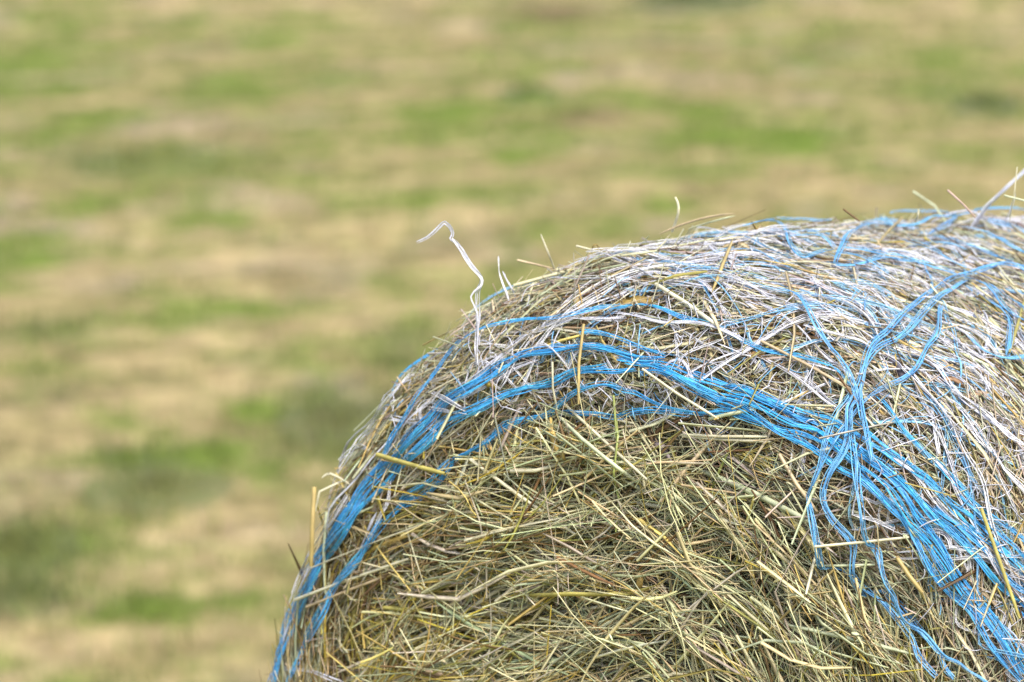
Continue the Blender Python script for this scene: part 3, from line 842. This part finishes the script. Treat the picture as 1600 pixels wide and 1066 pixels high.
# loose plies sticking out of the wrap
def free_strand(name, pts, w_px, colr, dist, plies=1, label=None):
    pts = np.array(pts, float)
    seg = np.r_[0, np.cumsum(np.linalg.norm(np.diff(pts, axis=0), axis=1))]
    n = max(6, int(seg[-1]/5)); s = np.linspace(0, seg[-1], n)
    px = np.stack([np.interp(s, seg, pts[:, 0]), np.interp(s, seg, pts[:, 1])], -1)
    q = px.copy(); q[1:-1] = .1*px[:-2] + .8*px[1:-1] + .1*px[2:]; px = q
    dd = np.interp(s, np.linspace(0, seg[-1], len(dist)), dist)
    P = np.array([CAM + ray(*p)*d for p, d in zip(px, dd)])
    N = nrm(CAM - P)
    v, q, c = strand_mesh(P, N, w_px, colr, plies, 0.0, False)
    return bpart(name, v, q, c, M_TWINE, label=label)
hd = hit(748, 565)
d0 = hd[2] if hd else 5.3
LT = 'frayed white twine end rising crookedly off the left shoulder'
tw = free_strand('twine_end', [(652,381),(668,372),(694,346),(702,355),(706,366),(700,374),(711,380),(722,393),(735,415),(750,432),(753,440),(747,452),(746,470),(747,500),(746,540),(748,575)], 6.2, WHITE*.9, [d0, d0 - .01, d0 - .02, d0 - .02, d0 - .012], 2, LT)
free_strand('twine_end', [(706,372),(716,386),(724,400),(738,420),(752,436),(752,446),(742,455),(736,465),(742,480),(746,492),(747,530),(746,570)], 4, WHITE*.96, [d0 - .02, d0 - .025, d0 - .025, d0 - .015], 1, 'thin white ply wound round the crooked twine end')
dr = hit(1520, 360); d1 = dr[2] if dr else 5.9
free_strand('twine_end', [(1505,376),(1516,360),(1525,345),(1537,322),(1560,302),(1575,287),(1600,266),(1640,236)], 4.5, WHITE, [d1, d1 - .03, d1 - .06], 1, 'white twine strand pulled up off the top at the right edge')
free_strand('twine_end', [(1518,366),(1532,340),(1545,322),(1556,310),(1575,290),(1602,269),(1640,240)], 4, WHITE, [d1, d1 - .035, d1 - .06], 1, 'thinner white ply beside the twine pulled up at the right')
d2 = (hit(1470, 350) or (0, 0, d1))[2]
free_strand('twine_end', [(1456,352),(1470,339),(1488,331),(1512,328),(1527,333),(1545,348),(1560,362)], 4, WHITE, [d2, d2 - .02, d2], 1, 'thin white loop bridging low over the bale top')
d3 = (hit(800, 480) or (0, 0, 5.4))[2]
free_strand('twine_end', [(778,400),(780,422),(786,446),(796,472),(803,486),(818,505)], 4, WHITE, [d3, d3 - .01, d3 - .005], 1, 'short white twine stub curving up off the left shoulder')
free_strand('twine_end', [(788,423),(793,438),(800,452),(806,470)], 3.5, WHITE, [d3, d3 - .01, d3], 1, 'shortest white stub beside the curved stub')
free_strand('twine_end', [(784,493),(800,500),(818,503),(836,516),(850,524)], 5, WHITE*.95, [d3 - .01, d3 - .025, d3 - .02], 1)
free_strand('twine_end', [(1567,350),(1578,330),(1583,312),(1584,300)], 3, WHITE, [d1, d1 - .02], 1)

# curly split fibres all over the wrap
fib = []
n = 1200
fx = np.r_[rng.uniform(600, 1120, n//5), rng.uniform(1000, 1640, n - n//5)]
fy = np.r_[rng.uniform(480, 680, n//5), rng.uniform(345, 1000, n - n//5)]
for x_, y_ in zip(fx, fy):
    # keep the bare hay of the flat end free of net
    if y_ > 670 and x_ < 1250 + (y_ - 670)*.75: continue
    h = hit(x_, y_)
    if not h: continue
    th0, m0 = to_thm(h[0])
    kk = 7; ln = rng.uniform(.012, .06); a = rng.normal(1.2, .6) if rng.random() < .55 else rng.normal(0, .5)
    a = a + np.linspace(0, rng.normal(0, 1.3), kk)
    th = th0 + np.cumsum(np.cos(a))*ln/kk/.6; m = m0 + np.cumsum(np.sin(a))*ln/kk
    P, N = SL(th, np.clip(m, .05, M4), rng.uniform(.006, .02) + np.sin(np.linspace(0, 3.1, kk))*rng.uniform(0, .008))
    W = np.full((1, kk), rng.uniform(.0004, .001))
    cc = (WHITE*rng.uniform(.8, 1.02) if rng.random() < .85 else PBLUE)*np.ones((1, kk, 1))
    fib.append(tubes(P[None], N[None], W, W*.5, TRI, cc))
V, Q, C = join(fib)
bpart('net_fibres', V, Q, C, M_TWINE, kind='stuff')
# the rest of the wrap, round the sides the picture does not show
rest = []
for _ in range(230):
    n = 60
    m0 = rng.uniform(M1 + .05, M4 - .05)
    th = np.linspace(0, rng.uniform(.8, 2.2), n) + rng.uniform(1.05, 3.9)
    m = np.clip(m0 + np.cumsum(wob(n, .004, .1)), M1, M4)
    P, N = SL(th, m, np.zeros(n))
    rest.append(strand_mesh(P, N, rng.uniform(5, 9), BLUE if rng.random() < .3 else WHITE, 1, .009, False))
V, Q, C = join(rest)
bpart('net_wrap', V, Q, C, M_TWINE, kind='stuff')
